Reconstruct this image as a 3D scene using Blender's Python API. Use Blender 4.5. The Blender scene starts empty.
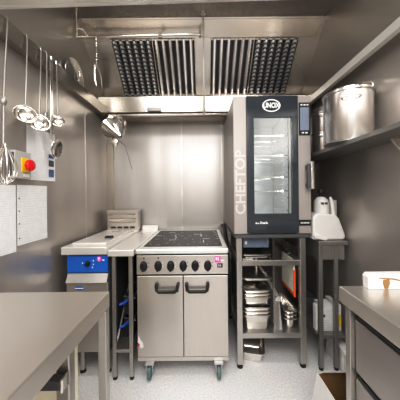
import bpy, bmesh, math, random
from mathutils import Vector, Matrix
random.seed(4)
PI = math.pi
SC = bpy.context.scene
COL = SC.collection

# ------------------------------------------------------------------ materials
def mat_new(name):
    m = bpy.data.materials.new(name); m.use_nodes = True
    nt = m.node_tree
    return m, nt, nt.nodes['Principled BSDF']

def steel(name, col=(0.60, 0.57, 0.54), rough=0.32, brush='z', metal=0.92, var=0.10, wave=0.35):
    m, nt, b = mat_new(name)
    tc = nt.nodes.new('ShaderNodeTexCoord'); mp = nt.nodes.new('ShaderNodeMapping')
    s = {'z': (90, 90, 1.5), 'x': (1.5, 90, 90), 'y': (90, 1.5, 90)}[brush]
    mp.inputs['Scale'].default_value = s
    nz = nt.nodes.new('ShaderNodeTexNoise'); nz.inputs['Scale'].default_value = 2.0; nz.inputs['Detail'].default_value = 4
    nt.links.new(tc.outputs['Object'], mp.inputs['Vector']); nt.links.new(mp.outputs['Vector'], nz.inputs['Vector'])
    cl = nt.nodes.new('ShaderNodeTexNoise'); cl.inputs['Scale'].default_value = 2.2; cl.inputs['Detail'].default_value = 0
    nt.links.new(tc.outputs['Object'], cl.inputs['Vector'])
    mr = nt.nodes.new('ShaderNodeMapRange')
    mr.inputs['To Min'].default_value = rough - 0.09; mr.inputs['To Max'].default_value = rough - 0.01
    nt.links.new(cl.outputs['Fac'], mr.inputs['Value']); nt.links.new(mr.outputs['Result'], b.inputs['Roughness'])
    mx = nt.nodes.new('ShaderNodeMix'); mx.data_type = 'RGBA'
    mx.inputs['A'].default_value = (*[c * (1 - var) for c in col], 1); mx.inputs['B'].default_value = (*[min(1, c * (1 + var)) for c in col], 1)
    nt.links.new(nz.outputs['Fac'], mx.inputs['Factor']); nt.links.new(mx.outputs['Result'], b.inputs['Base Color'])
    b.inputs['Metallic'].default_value = metal
    bp = nt.nodes.new('ShaderNodeBump'); bp.inputs['Strength'].default_value = 0.03; bp.inputs['Distance'].default_value = 0.01
    nt.links.new(nz.outputs['Fac'], bp.inputs['Height'])
    wv = nt.nodes.new('ShaderNodeTexNoise'); wv.inputs['Scale'].default_value = 1.0; wv.inputs['Detail'].default_value = 0
    m2 = nt.nodes.new('ShaderNodeMapping'); m2.inputs['Scale'].default_value = {'z': (5, 5, 0.7), 'x': (0.7, 5, 5), 'y': (5, 0.7, 5)}[brush]
    nt.links.new(tc.outputs['Object'], m2.inputs['Vector']); nt.links.new(m2.outputs['Vector'], wv.inputs['Vector'])
    b2 = nt.nodes.new('ShaderNodeBump'); b2.inputs['Strength'].default_value = wave; b2.inputs['Distance'].default_value = 0.03
    nt.links.new(wv.outputs['Fac'], b2.inputs['Height']); nt.links.new(bp.outputs['Normal'], b2.inputs['Normal']); nt.links.new(b2.outputs['Normal'], b.inputs['Normal'])
    return m

def plain(name, col, rough=0.5, metal=0.0, var=0.06, scale=25, emit=0):
    m, nt, b = mat_new(name)
    tc = nt.nodes.new('ShaderNodeTexCoord')
    nz = nt.nodes.new('ShaderNodeTexNoise'); nz.inputs['Scale'].default_value = scale; nz.inputs['Detail'].default_value = 3
    nt.links.new(tc.outputs['Object'], nz.inputs['Vector'])
    mx = nt.nodes.new('ShaderNodeMix'); mx.data_type = 'RGBA'
    mx.inputs['A'].default_value = (*[c * (1 - var) for c in col], 1); mx.inputs['B'].default_value = (*[min(1, c * (1 + var)) for c in col], 1)
    nt.links.new(nz.outputs['Fac'], mx.inputs['Factor']); nt.links.new(mx.outputs['Result'], b.inputs['Base Color'])
    b.inputs['Roughness'].default_value = rough; b.inputs['Metallic'].default_value = metal
    if emit:
        nt.links.new(mx.outputs['Result'], b.inputs['Emission Color']); b.inputs['Emission Strength'].default_value = emit
    return m

def floor_mat():
    m, nt, b = mat_new('speckled safety vinyl')
    tc = nt.nodes.new('ShaderNodeTexCoord')
    n1 = nt.nodes.new('ShaderNodeTexNoise'); n1.inputs['Scale'].default_value = 90; n1.inputs['Detail'].default_value = 5
    n2 = nt.nodes.new('ShaderNodeTexNoise'); n2.inputs['Scale'].default_value = 5; n2.inputs['Detail'].default_value = 3
    for n in (n1, n2): nt.links.new(tc.outputs['Object'], n.inputs['Vector'])
    r = nt.nodes.new('ShaderNodeValToRGB')
    r.color_ramp.elements[0].position = 0.30; r.color_ramp.elements[0].color = (0.70, 0.695, 0.70, 1)
    r.color_ramp.elements[1].position = 0.62; r.color_ramp.elements[1].color = (0.93, 0.925, 0.93, 1)
    nt.links.new(n1.outputs['Fac'], r.inputs['Fac'])
    mx = nt.nodes.new('ShaderNodeMix'); mx.data_type = 'RGBA'; mx.blend_type = 'MULTIPLY'; mx.inputs['Factor'].default_value = 0.10
    nt.links.new(r.outputs['Color'], mx.inputs['A']); nt.links.new(n2.outputs['Color'], mx.inputs['B'])
    nt.links.new(mx.outputs['Result'], b.inputs['Base Color']); b.inputs['Roughness'].default_value = 0.45
    return m

def glass_mat(name, tint=(0.9, 0.95, 0.97), gloss=0.10, rough=0.03):
    m = bpy.data.materials.new(name); m.use_nodes = True; nt = m.node_tree
    for n in list(nt.nodes):
        if n.type == 'BSDF_PRINCIPLED': nt.nodes.remove(n)
    out = [n for n in nt.nodes if n.type == 'OUTPUT_MATERIAL'][0]
    t = nt.nodes.new('ShaderNodeBsdfTransparent'); t.inputs['Color'].default_value = (*tint, 1)
    g = nt.nodes.new('ShaderNodeBsdfGlossy'); g.inputs['Roughness'].default_value = rough
    x = nt.nodes.new('ShaderNodeMixShader'); x.inputs['Fac'].default_value = gloss
    nt.links.new(t.outputs[0], x.inputs[1]); nt.links.new(g.outputs[0], x.inputs[2]); nt.links.new(x.outputs[0], out.inputs['Surface'])
    return m

def baffle_mat():
    """pressed steel baffle with rows of dark drain holes"""
    m, nt, b = mat_new('perforated baffle steel')
    tc = nt.nodes.new('ShaderNodeTexCoord'); sp = nt.nodes.new('ShaderNodeSeparateXYZ')
    nt.links.new(tc.outputs['Object'], sp.inputs[0])
    mu = nt.nodes.new('ShaderNodeMath'); mu.operation = 'MULTIPLY'; mu.inputs[1].default_value = 44
    fr = nt.nodes.new('ShaderNodeMath'); fr.operation = 'FRACT'
    gt = nt.nodes.new('ShaderNodeMath'); gt.operation = 'GREATER_THAN'; gt.inputs[1].default_value = 0.62
    nt.links.new(sp.outputs['Z'], mu.inputs[0]); nt.links.new(mu.outputs[0], fr.inputs[0]); nt.links.new(fr.outputs[0], gt.inputs[0])
    mx = nt.nodes.new('ShaderNodeMix'); mx.data_type = 'RGBA'
    mx.inputs['A'].default_value = (0.80, 0.78, 0.77, 1); mx.inputs['B'].default_value = (0.06, 0.10, 0.12, 1)
    nt.links.new(gt.outputs[0], mx.inputs['Factor']); nt.links.new(mx.outputs['Result'], b.inputs['Base Color'])
    b.inputs['Metallic'].default_value = 0.9; b.inputs['Roughness'].default_value = 0.28
    return m

def print_mat(name, ink=(0.45, 0.45, 0.5), freq=95, margin=True, pink=False):
    """white paper with faint grey lines of print across it (z is up the sheet)"""
    m, nt, b = mat_new(name)
    tc = nt.nodes.new('ShaderNodeTexCoord'); sp = nt.nodes.new('ShaderNodeSeparateXYZ')
    nt.links.new(tc.outputs['Object'], sp.inputs[0])
    mu = nt.nodes.new('ShaderNodeMath'); mu.operation = 'MULTIPLY'; mu.inputs[1].default_value = freq
    fr = nt.nodes.new('ShaderNodeMath'); fr.operation = 'FRACT'
    gt = nt.nodes.new('ShaderNodeMath'); gt.operation = 'GREATER_THAN'; gt.inputs[1].default_value = 0.6
    nt.links.new(sp.outputs['Z'], mu.inputs[0]); nt.links.new(mu.outputs[0], fr.inputs[0]); nt.links.new(fr.outputs[0], gt.inputs[0])
    nz = nt.nodes.new('ShaderNodeTexNoise'); nz.inputs['Scale'].default_value = 28
    nt.links.new(tc.outputs['Object'], nz.inputs['Vector'])
    g2 = nt.nodes.new('ShaderNodeMath'); g2.operation = 'GREATER_THAN'; g2.inputs[1].default_value = 0.47
    nt.links.new(nz.outputs['Fac'], g2.inputs[0])
    ml = nt.nodes.new('ShaderNodeMath'); ml.operation = 'MULTIPLY'
    nt.links.new(gt.outputs[0], ml.inputs[0]); nt.links.new(g2.outputs[0], ml.inputs[1])
    m2 = nt.nodes.new('ShaderNodeMath'); m2.operation = 'MULTIPLY'; m2.inputs[1].default_value = 0.22
    nt.links.new(ml.outputs[0], m2.inputs[0])
    mx = nt.nodes.new('ShaderNodeMix'); mx.data_type = 'RGBA'
    mx.inputs['A'].default_value = (0.86, 0.86, 0.87, 1); mx.inputs['B'].default_value = (*ink, 1)
    nt.links.new(m2.outputs[0], mx.inputs['Factor']); nt.links.new(mx.outputs['Result'], b.inputs['Base Color'])
    b.inputs['Roughness'].default_value = 0.55
    return m

M = {
    'wall': steel('brushed wall cladding', (0.50, 0.465, 0.435), 0.36, 'z', 0.62, 0.04, 0.5),
    'wallb': steel('back wall cladding', (0.49, 0.468, 0.452), 0.42, 'z', 0.80, 0.06),
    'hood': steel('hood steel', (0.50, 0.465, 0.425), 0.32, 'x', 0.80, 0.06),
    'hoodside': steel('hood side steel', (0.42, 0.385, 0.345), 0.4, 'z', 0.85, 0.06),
    'top': steel('worktop steel', (0.70, 0.665, 0.62), 0.36, 'y', 0.85, 0.05),
    'litsteel': steel('lit worktop steel', (0.84, 0.82, 0.78), 0.34, 'y', 0.55, 0.04),  # paler copy of the worktop steel, with reflected light put into its colour
    'bench': steel('bench top steel', (0.58, 0.54, 0.495), 0.36, 'y', 0.75, 0.03),
    'drawer': steel('drawer front steel', (0.40, 0.375, 0.355), 0.42, 'y', 0.70, 0.05),
    'body': steel('cabinet steel', (0.60, 0.56, 0.52), 0.36, 'x', 0.80, 0.06),
    'leg': steel('tube leg steel', (0.50, 0.48, 0.455), 0.34, 'z', 0.82, 0.06),
    'dull': steel('dull grey steel', (0.33, 0.32, 0.305), 0.45, 'y', 0.7, 0.06),
    'range': steel('range front steel', (0.60, 0.565, 0.53), 0.35, 'z', 0.78, 0.05),
    'oven': steel('oven front steel', (0.42, 0.385, 0.365), 0.55, 'z', 0.45, 0.05),
    'pan': steel('bright pan steel', (0.78, 0.75, 0.71), 0.24, 'x', 0.93, 0.05),
    'pot': steel('polished pot steel', (0.64, 0.62, 0.60), 0.26, 'z', 0.95, 0.05),
    'chrome': steel('polished utensil steel', (0.82, 0.79, 0.75), 0.16, 'z', 0.97, 0.04),
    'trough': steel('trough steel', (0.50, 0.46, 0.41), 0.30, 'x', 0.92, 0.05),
    'floor': floor_mat(),
    'paint': plain('white painted plaster', (0.78, 0.77, 0.74), 0.7),
    'black': plain('black plastic', (0.014, 0.014, 0.015), 0.5),
    'shade': plain('painted recess shade', (0.03, 0.03, 0.033), 0.7),  # near-black colour that paints shade into gaps, slots and recesses
    'hobglass': plain('grey ceramic glass', (0.055, 0.052, 0.053), 0.45, 0.0, 0.2),
    'etched': plain('pale etched print', (0.60, 0.565, 0.55), 0.5),
    'hobmark': plain('white hob print', (0.62, 0.62, 0.62), 0.5),
    'white': plain('white enamel print', (0.80, 0.80, 0.80), 0.5),
    'ovenglass': plain('navy black door glass', (0.040, 0.048, 0.058), 0.12, 0.0, 0.04),
    'screen': plain('pale blue grey display', (0.22, 0.26, 0.33), 0.15, 0.0, 0.05, 6, 0.05),
    'pane': glass_mat('oven window glass', (0.95, 0.97, 0.98), 0.12, 0.12),
    'cavity': steel('oven chamber steel', (0.78, 0.79, 0.79), 0.5, 'x', 0.35, 0.06),
    'blue': plain('glossy blue panel', (0.015, 0.13, 0.50), 0.3),
    'badge': plain('blue enamel badge', (0.03, 0.13, 0.36), 0.3),
    'bluegrip': plain('blue plastic grip', (0.015, 0.10, 0.42), 0.4),
    'pink': plain('magenta sticker', (0.85, 0.10, 0.50), 0.5),
    'red': plain('red plastic', (0.75, 0.012, 0.02), 0.3),
    'yellow': plain('yellow plastic', (0.92, 0.66, 0.02), 0.4),
    'orange': plain('orange red edging', (0.80, 0.13, 0.03), 0.5),
    'greybox': plain('light grey plastic', (0.48, 0.48, 0.47), 0.5),
    'mach': plain('white machine casing', (0.70, 0.69, 0.67), 0.4, 0.0, 0.03),
    'smoke': plain('grey translucent bowl', (0.55, 0.54, 0.53), 0.25, 0.0, 0.08),
    'card': plain('brown cardboard', (0.34, 0.20, 0.085), 0.8, 0.0, 0.15),
    'whitecard': plain('white coated board', (0.78, 0.77, 0.75), 0.6, 0.0, 0.05),
    'cream': plain('cream panel', (0.98, 0.89, 0.70), 0.5),
    'teal': plain('blue grey rubber tyre', (0.12, 0.19, 0.20), 0.5),
    'castor': plain('zinc castor fork', (0.55, 0.56, 0.56), 0.4, 0.7),
    'rubber': plain('black rubber foot', (0.02, 0.02, 0.02), 0.7),
    'board': plain('pale green white board', (0.85, 0.85, 0.74), 0.6, 0.0, 0.08, 14),
    'clear': plain('cloudy clear plastic', (0.60, 0.61, 0.61), 0.25, 0.3, 0.10),
    'darkgrey': plain('dark grey plastic', (0.09, 0.09, 0.095), 0.5),
    'paperA': print_mat('printed sheet', (0.55, 0.45, 0.47), 80),
    'paperB': print_mat('printed sheet with table', (0.50, 0.50, 0.55), 70),
    'paperC': print_mat('notice print', (0.45, 0.47, 0.50), 90),
    'boxprint': print_mat('carton print', (0.30, 0.30, 0.32), 60),
    'baffle': baffle_mat(),
    'baffle2': steel('pressed baffle steel', (0.78, 0.76, 0.75), 0.26, 'z', 0.93, 0.05),
    'bluegrey': plain('blue grey tray box', (0.16, 0.20, 0.27), 0.4),
    'photo': plain('dark blue printed picture', (0.10, 0.16, 0.30), 0.5, 0, 0.5, 60),
    'pictures': plain('dark printed picture', (0.10, 0.10, 0.12), 0.5, 0, 0.5, 60),
}

M['hobglass'].node_tree.nodes['Principled BSDF'].inputs['Specular IOR Level'].default_value = 0.18

# ------------------------------------------------------------------ mesh helper
class MB:
    def __init__(s): s.v = []; s.f = []; s.T = None
    def add(s, vs, fs):
        n = len(s.v)
        s.v += [(s.T @ Vector(p)) if s.T else Vector(p) for p in vs]
        s.f += [tuple(i + n for i in f) for f in fs]
        return s
    def box(s, x0, x1, y0, y1, z0, z1):
        v = [(x, y, z) for z in (z0, z1) for y in (y0, y1) for x in (x0, x1)]
        return s.add(v, [(0, 2, 3, 1), (4, 5, 7, 6), (0, 1, 5, 4), (2, 6, 7, 3), (0, 4, 6, 2), (1, 3, 7, 5)])
    def loft(s, rings, cap=True, closed=False):
        n = len(rings[0]); vs = [p for r in rings for p in r]; fs = []
        R = len(rings)
        for k in range(R if closed else R - 1):
            a = k * n; b = ((k + 1) % R) * n
            for i in range(n):
                j = (i + 1) % n
                fs.append((a + i, a + j, b + j, b + i))
        if cap and not closed:
            fs.append(tuple(reversed(range(n)))); fs.append(tuple((R - 1) * n + i for i in range(n)))
        return s.add(vs, fs)
    def lathe(s, c, prof, axis='z', n=28, sx=1.0, cap=True):
        """prof: list of (radius, height along axis). sx scales the first radial direction"""
        c = Vector(c); rings = []
        for r, h in prof:
            ring = []
            for i in range(n):
                a = 2 * PI * i / n
                u, w = r * math.cos(a) * sx, r * math.sin(a)
                ring.append(c + Vector({'z': (u, w, h), 'y': (u, h, w), 'x': (h, u, w)}[axis]))
            rings.append(ring)
        return s.loft(rings, cap)
    def tube(s, pts, r, n=10, closed=False):
        pts = [Vector(p) for p in pts]; rings = []; N = len(pts)
        prev = None
        for k, p in enumerate(pts):
            if closed: t = pts[(k + 1) % N] - pts[k - 1]
            else: t = pts[min(k + 1, N - 1)] - pts[max(k - 1, 0)]
            t.normalize()
            if prev is None:
                a = Vector((0, 0, 1)) if abs(t.z) < 0.9 else Vector((1, 0, 0))
                u = t.cross(a).normalized()
            else:
                u = (prev - t * prev.dot(t)).normalized()
            prev = u; w = t.cross(u)
            rr = r[k] if isinstance(r, (list, tuple)) else r
            rings.append([p + u * math.cos(2 * PI * i / n) * rr + w * math.sin(2 * PI * i / n) * rr for i in range(n)])
        return s.loft(rings, True, closed)
    def prism(s, poly, axis, a, b):
        """poly of 2-D points extruded along axis; axis x: (y,z), y: (x,z), z: (x,y)"""
        f = {'x': lambda p, h: (h, p[0], p[1]), 'y': lambda p, h: (p[0], h, p[1]), 'z': lambda p, h: (p[0], p[1], h)}[axis]
        return s.loft([[f(p, a) for p in poly], [f(p, b) for p in poly]])
    def sphere(s, c, r, sc=(1, 1, 1), n=16, m=10):
        c = Vector(c); rings = []
        for k in range(1, m):
            t = PI * k / m
            rings.append([c + Vector((r * sc[0] * math.sin(t) * math.cos(2 * PI * i / n), r * sc[1] * math.sin(t) * math.sin(2 * PI * i / n), -r * sc[2] * math.cos(t))) for i in range(n)])
        return s.loft(rings)

def origin_of(o):
    p = Vector((0, 0, 0))
    while o is not None: p = p + o.location; o = o.parent
    return p

def obj(name, mb, mat, parent=None, bevel=0.0, smooth=False, loc=None):
    """one mesh object; geometry is given in world coordinates"""
    o = bpy.data.objects.new(name, None if False else bpy.data.meshes.new(name))
    base = origin_of(parent) if parent else Vector(loc if loc else (0, 0, 0))
    me = o.data
    me.from_pydata([tuple(v - base) for v in mb.v], [], mb.f); me.update()
    bm = bmesh.new(); bm.from_mesh(me); bmesh.ops.recalc_face_normals(bm, faces=bm.faces); bm.to_mesh(me); bm.free()
    me.materials.append(M[mat] if isinstance(mat, str) else mat)
    if smooth:
        for p in me.polygons: p.use_smooth = True
        md = o.modifiers.new('edges', 'EDGE_SPLIT'); md.split_angle = math.radians(40)
    if bevel:
        md = o.modifiers.new('bevel', 'BEVEL'); md.width = bevel; md.segments = 2; md.limit_method = 'ANGLE'
    COL.objects.link(o)
    if parent: o.parent = parent
    elif loc: o.location = loc
    return o

def tag(o, label, cat, group=None):
    o['label'] = label; o['category'] = cat
    if group: o['group'] = group
    return o
def thing(name, label, cat, loc, group=None):
    o = bpy.data.objects.new(name, None); o.empty_display_size = 0.05
    COL.objects.link(o); o.location = loc
    return tag(o, label, cat, group)
def struct(name, mb, mat, **k):
    o = obj(name, mb, mat, **k); o['kind'] = 'structure'; return o
def dup(root, loc, label, group=None):
    r = root.copy(); COL.objects.link(r); r.location = loc; r['label'] = label
    if group: r['group'] = group
    for ch in list(root.children):
        c = ch.copy(); COL.objects.link(c); c.parent = r
        for g in ch.children:
            d = g.copy(); COL.objects.link(d); d.parent = c
    return r
def B(*a): return MB().box(*a)

def lettering(name, text, size, mat, parent, matrix, bold=0.0, xs=1.0, extrude=0.0006):
    cu = bpy.data.curves.new(name, 'FONT'); cu.body = text; cu.size = size; cu.align_x = 'CENTER'; cu.align_y = 'CENTER'
    cu.extrude = extrude; cu.offset = bold
    t = bpy.data.objects.new(name + '_curve', cu); COL.objects.link(t)
    dg = bpy.context.evaluated_depsgraph_get()
    me = bpy.data.meshes.new_from_object(t.evaluated_get(dg)); me.name = name
    bpy.data.objects.remove(t); bpy.data.curves.remove(cu)
    me.transform(Matrix.Diagonal((xs, 1, 1, 1))); me.transform(matrix)
    base = origin_of(parent); me.transform(Matrix.Translation(-base))
    me.materials.clear(); me.materials.append(M[mat])
    o = bpy.data.objects.new(name, me); COL.objects.link(o); o.parent = parent
    return o
FRONT = Matrix.Rotation(PI / 2, 4, 'X')      # text standing up, read from -y

# ------------------------------------------------------------------ the room
XL, XR, YB = -1.013, 1.05, 2.43
struct('floor', B(-1.1, 1.12, -1.7, 2.5, -0.03, 0), 'floor')
struct('wall_left', B(XL - 0.04, XL, -1.7, 2.5, 0, 2.78), 'wall')
struct('wall_right', B(XR, XR + 0.04, -1.7, 2.5, 0, 2.78), 'wall')
struct('wall_back', B(XL, XR, YB, YB + 0.04, 0, 2.78), 'wallb')
struct('wall_front', B(XL, XR, -1.7, -1.66, 0, 2.78), 'paint')
struct('ceiling', B(XL, XR, -1.66, YB, 2.75, 2.78), 'paint')
struct('trim_1', B(XL, XL + 0.004, 1.968, 1.982, 0, 2.05), 'body')
struct('trim_2', B(-0.231, -0.217, YB - 0.004, YB, 0, 2.045), 'body')
struct('trim_3', B(0.196, 0.208, YB - 0.004, YB, 0, 2.045), 'body')
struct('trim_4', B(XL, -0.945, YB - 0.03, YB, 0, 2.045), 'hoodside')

# ------------------------------------------------------------------ extraction hood
hood = thing('extraction_hood', 'large stainless steel extraction canopy across the top of the kitchen', 'extraction hood', (0, 1.7, 2.07))
obj('ceiling_panel', B(-1.0, 1.0, 1.0, 1.85, 2.70, 2.715), 'hood', hood)
S0 = Vector((0, 1.83, 2.70)); SD = Vector((0, 0.45, -0.43)).normalized(); SN = Vector((0, -0.43, -0.45)).normalized()
TS = Matrix(((1, SN.x, -SD.x, S0.x), (0, SN.y, -SD.y, S0.y), (0, SN.z, -SD.z, S0.z), (0, 0, 0, 1)))   # local (x, out, up-slope)
LS = 0.622
mb = MB(); mb.T = TS; mb.box(-1.0, 1.0, -0.012, 0, -LS, 0); obj('sloped_back_panel', mb, 'hood', hood)
mb = MB(); mb.T = TS; mb.box(-0.965, 0.965, 0.0, 0.012, -0.135, -0.012); obj('upper_fascia', mb, 'trough', hood)
for sx in (-1, 1):
    a, b_ = (-1.008, -1.0) if sx < 0 else (1.0, 1.008)
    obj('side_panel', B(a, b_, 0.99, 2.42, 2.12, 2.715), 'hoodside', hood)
    if sx < 0: poly = [(-1.012, 2.072), (-0.962, 2.072), (-0.955, 2.155), (-0.960, 2.155), (-0.967, 2.084), (-1.0, 2.084), (-1.0, 2.155), (-1.012, 2.155)]
    else: poly = [(0.985, 2.08), (0.960, 2.085), (0.952, 2.128), (0.958, 2.128), (0.966, 2.092), (0.985, 2.092), (1.0, 2.14), (1.049, 2.14), (1.049, 2.13), (1.006, 2.13)]
    obj('side_gutter', MB().prism(poly, 'y', 0.6, 2.42), 'trough' if sx < 0 else 'litsteel', hood)  # right gutter takes the paler steel: its highlight is painted in
mb = MB(); mb.T = Matrix.Translation((0, 1.0, 0)) @ Matrix.Rotation(-0.028, 4, 'Z')
mb.box(-1.0, 1.0, -0.02, 0, 2.122, 2.70); mb.box(-1.0, 1.0, -0.07, -0.02, 2.122, 2.14)
obj('front_beam', mb, 'litsteel', hood, bevel=0.004)  # paler steel paints the room light falling on the beam face
tr = obj('grease_trough', MB().prism([(2.175, 2.068), (2.20, 2.063), (2.425, 2.05), (2.425, 2.25), (2.28, 2.255), (2.175, 2.215)], 'x', -0.99, 0.99), 'trough', hood)
obj('trough_rim', MB().tube([(-0.955, 2.30, 2.045), (-0.9, 2.20, 2.045), (0.26, 2.20, 2.045), (0.34, 2.25, 2.045), (0.36, 2.34, 2.045)], 0.022, 12), 'trough', hood, smooth=True)
obj('drain_knob', B(-0.52, -0.39, 2.150, 2.174, 2.068, 2.105), 'dull', tr, bevel=0.004)
obj('filter_mullion', (lambda m: m.box(-0.052, 0.072, 0.0, 0.02, -LS + 0.005, -0.135))((lambda m: (setattr(m, 'T', TS), m)[1])(MB())), 'body', hood)

# baffle filters, two in each bank: lift-out units
def grease_filter(x0, x1, nb, mat, label, skewL=0, skewR=0):
    top, bot = -0.140, -LS + 0.008
    c = TS @ Vector(((x0 + x1) / 2, 0.02, bot))
    t = thing('grease_filter', label, 'grease filter', c, 'baffle filters in the hood')
    def X(u, v):       # u 0..1 across, v 0 top .. 1 bottom
        a = x0 + skewL * v; b = x1 + skewR * v
        return a + (b - a) * u
    mb = MB(); mb.T = TS
    mb.add([(X(0, 0), 0.003, top), (X(1, 0), 0.003, top), (X(1, 1), 0.003, bot), (X(0, 1), 0.003, bot),
            (X(0, 0), 0.006, top), (X(1, 0), 0.006, top), (X(1, 1), 0.006, bot), (X(0, 1), 0.006, bot)],
           [(0, 1, 2, 3), (7, 6, 5, 4), (0, 4, 5, 1), (1, 5, 6, 2), (2, 6, 7, 3), (3, 7, 4, 0)])
    obj('backing', mb, 'shade', t)
    for k in range(nb):
        mb = MB(); mb.T = TS
        rings = []
        for v, z in ((0, top), (1, bot)):
            w = (X(1, v) - X(0, v)) / nb
            xc = X(0, v) + (k + 0.5) * w; h = w * 0.29
            rings.append([(xc - h, 0.008, z), (xc - h, 0.022, z), (xc - h * 0.4, 0.036, z), (xc + h * 0.4, 0.036, z), (xc + h, 0.022, z), (xc + h, 0.008, z)])
        mb.loft(rings)
        obj('baffle', mb, mat, t)
    for zz in ((top - 0.010, top), (bot, bot + 0.010)):
        mb = MB(); mb.T = TS
        v = 0 if zz[1] == top else 1
        mb.box(X(0, v), X(1, v), 0.006, 0.030, zz[0], zz[1]); obj('frame_rail', mb, 'body', t)
    return t
grease_filter(-0.768, -0.425, 6, 'baffle', 'perforated baffle filter at the far left of the hood slope', 0.0, 0)
grease_filter(-0.415, -0.062, 6, 'baffle2', 'shiny baffle filter just left of the vertical rod')
grease_filter(0.082, 0.445, 6, 'baffle2', 'dark gapped baffle filter just right of the vertical rod')
grease_filter(0.455, 0.825, 6, 'baffle', 'perforated baffle filter above the control side of the oven')

# utensil rail hanging in the hood
rail = thing('utensil_rail', 'slim horizontal steel rail hanging below the hood ceiling at left', 'rail', (-0.5, 1.80, 2.53))
obj('bar', MB().tube([(-0.985, 1.80, 2.53), (0.0, 1.80, 2.545)], 0.009), 'chrome', rail, smooth=True)
obj('drop_post', MB().tube([(-0.985, 1.80, 2.535), (-0.985, 1.80, 2.70)], 0.007), 'chrome', rail, smooth=True)
obj('wall_bracket', MB().tube([(-0.985, 1.80, 2.60), (-0.93, 1.80, 2.59), (-0.90, 1.80, 2.537)], 0.008), 'chrome', rail, smooth=True)
obj('clamp', B(-0.34, -0.31, 1.785, 1.815, 2.515, 2.56), 'chrome', rail, bevel=0.003)
obj('end_cap', B(-0.02, 0.0, 1.782, 1.818, 2.525, 2.565), 'chrome', rail, bevel=0.003)
rod = thing('suspension_rod', 'thin dark vertical steel rod down the middle of the hood', 'rod', (0.016, 1.79, 1.91))
obj('shaft', MB().tube([(0.016, 1.79, 1.915), (0.016, 1.79, 2.70)], 0.006), 'dull', rod, smooth=True)
obj('ceiling_plate', MB().lathe((0.016, 1.79, 2.693), [(0.02, 0), (0.02, 0.007)], 'z', 16), 'chrome', rod)
obj('end_ferrule', MB().lathe((0.016, 1.79, 1.905), [(0.008, 0), (0.011, 0.01), (0.011, 0.035), (0.006, 0.04)], 'z', 12), 'chrome', rod)

# chain hook and two small tools on the rail
ch = thing('chain_hook', 'twisted wire hook hanging from left end of the hood rail', 'hook', (-0.81, 1.80, 2.30))
pts = [(-0.822, 1.812, 2.545), (-0.822, 1.80, 2.556), (-0.822, 1.786, 2.545)]
pts += [(-0.822 + 0.004 * math.sin(k * 1.3), 1.786 + 0.004 * math.cos(k * 1.3), 2.535 - 0.009 * k) for k in range(28)]
obj('twisted_wire', MB().tube(pts, 0.004, 6), 'chrome', ch, smooth=True)
tg = thing('small_tongs', 'small steel tongs hung from the twisted wire hook', 'tongs', (-0.81, 1.79, 2.14))
obj('arm', MB().tube([(-0.826, 1.775, 2.285), (-0.834, 1.772, 2.26), (-0.83, 1.772, 2.18), (-0.82, 1.772, 2.13)], [0.005, 0.007, 0.007, 0.004]), 'pan', tg, smooth=True)
obj('arm', MB().tube([(-0.826, 1.775, 2.285), (-0.805, 1.772, 2.27), (-0.785, 1.772, 2.21), (-0.775, 1.772, 2.12)], [0.003, 0.003, 0.003, 0.002]), 'dull', tg, smooth=True)
obj('hinge', MB().lathe((-0.826, 1.768, 2.286), [(0.011, 0), (0.011, 0.012)], 'y', 12), 'chrome', tg)

# ------------------------------------------------------------------ utensils hung from the left gutter
HX = -0.947
def ladle(y, zt, zb, r, label, tilt=0.0):
    t = thing('ladle', label, 'ladle', (HX, y, zb), 'ladles on the left gutter')
    L = zt - zb
    obj('hook', MB().tube([(HX - 0.014, y, zt + 0.006), (HX - 0.010, y, zt + 0.016), (HX - 0.002, y, zt + 0.010), (HX, y, zt - 0.015)], 0.0035, 6), 'chrome', t, smooth=True)
    obj('handle', MB().tube([(HX, y, zt - 0.01), (HX + 0.004, y - tilt * 0.5, zb + L * 0.5), (HX + 0.006, y - tilt, zb + r * 0.9)], [0.0028, 0.0035, 0.005], 8), 'dull', t, smooth=True)
    # a bowl open towards the room, modelled as a thin-walled hemisphere
    mb = MB(); c = Vector((HX + 0.004, y - tilt, zb)); R = Matrix.Rotation(math.radians(62), 3, 'Y') @ Matrix.Rotation(0.75, 3, 'X')
    rings = []
    n = 20
    for a in [k * PI / 2 / 7 for k in range(1, 8)]:
        rings.append([c + R @ Vector((r * math.sin(a) * math.cos(2 * PI * i / n), r * math.sin(a) * math.sin(2 * PI * i / n), -r * 0.8 * math.cos(a))) for i in range(n)])
    for a in [k * PI / 2 / 7 for k in range(7, 0, -1)]:
        rings.append([c + R @ Vector((r * .98 * math.sin(a) * math.cos(2 * PI * i / n), r * .98 * math.sin(a) * math.sin(2 * PI * i / n), -r * 0.77 * math.cos(a))) for i in range(n)])
    mb.loft(rings)
    obj('bowl', mb, 'chrome', t, smooth=True)
    return t
ladle(1.238, 2.150, 1.722, 0.052, 'steel ladle with wide bowl, nearest the camera of the hanging ladles', 0.022)
ladle(1.345, 2.150, 1.708, 0.054, 'steel ladle with wide bowl hanging above the white notice', 0.028)
ladle(1.485, 2.150, 1.772, 0.042, 'small steel ladle hanging rightmost, beside the flat skimmer handle', -0.004)
sp = thing('small_spoon', 'small dark spoon hanging between the second ladle and the skimmer', 'spoon', (HX, 1.395, 1.74), None)
obj('stem', MB().tube([(HX - 0.012, 1.395, 2.156), (HX - 0.006, 1.395, 2.166), (HX, 1.395, 2.15), (HX, 1.39, 1.79)], 0.003, 6), 'dull', sp, smooth=True)
obj('bowl', MB().sphere((HX, 1.39, 1.765), 0.024, (0.35, 0.8, 1.2)), 'dull', sp, smooth=True)
sk = thing('skimmer', 'long flat handled skimmer whose bowl overlaps the white notice', 'skimmer', (HX, 1.43, 1.57))
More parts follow.
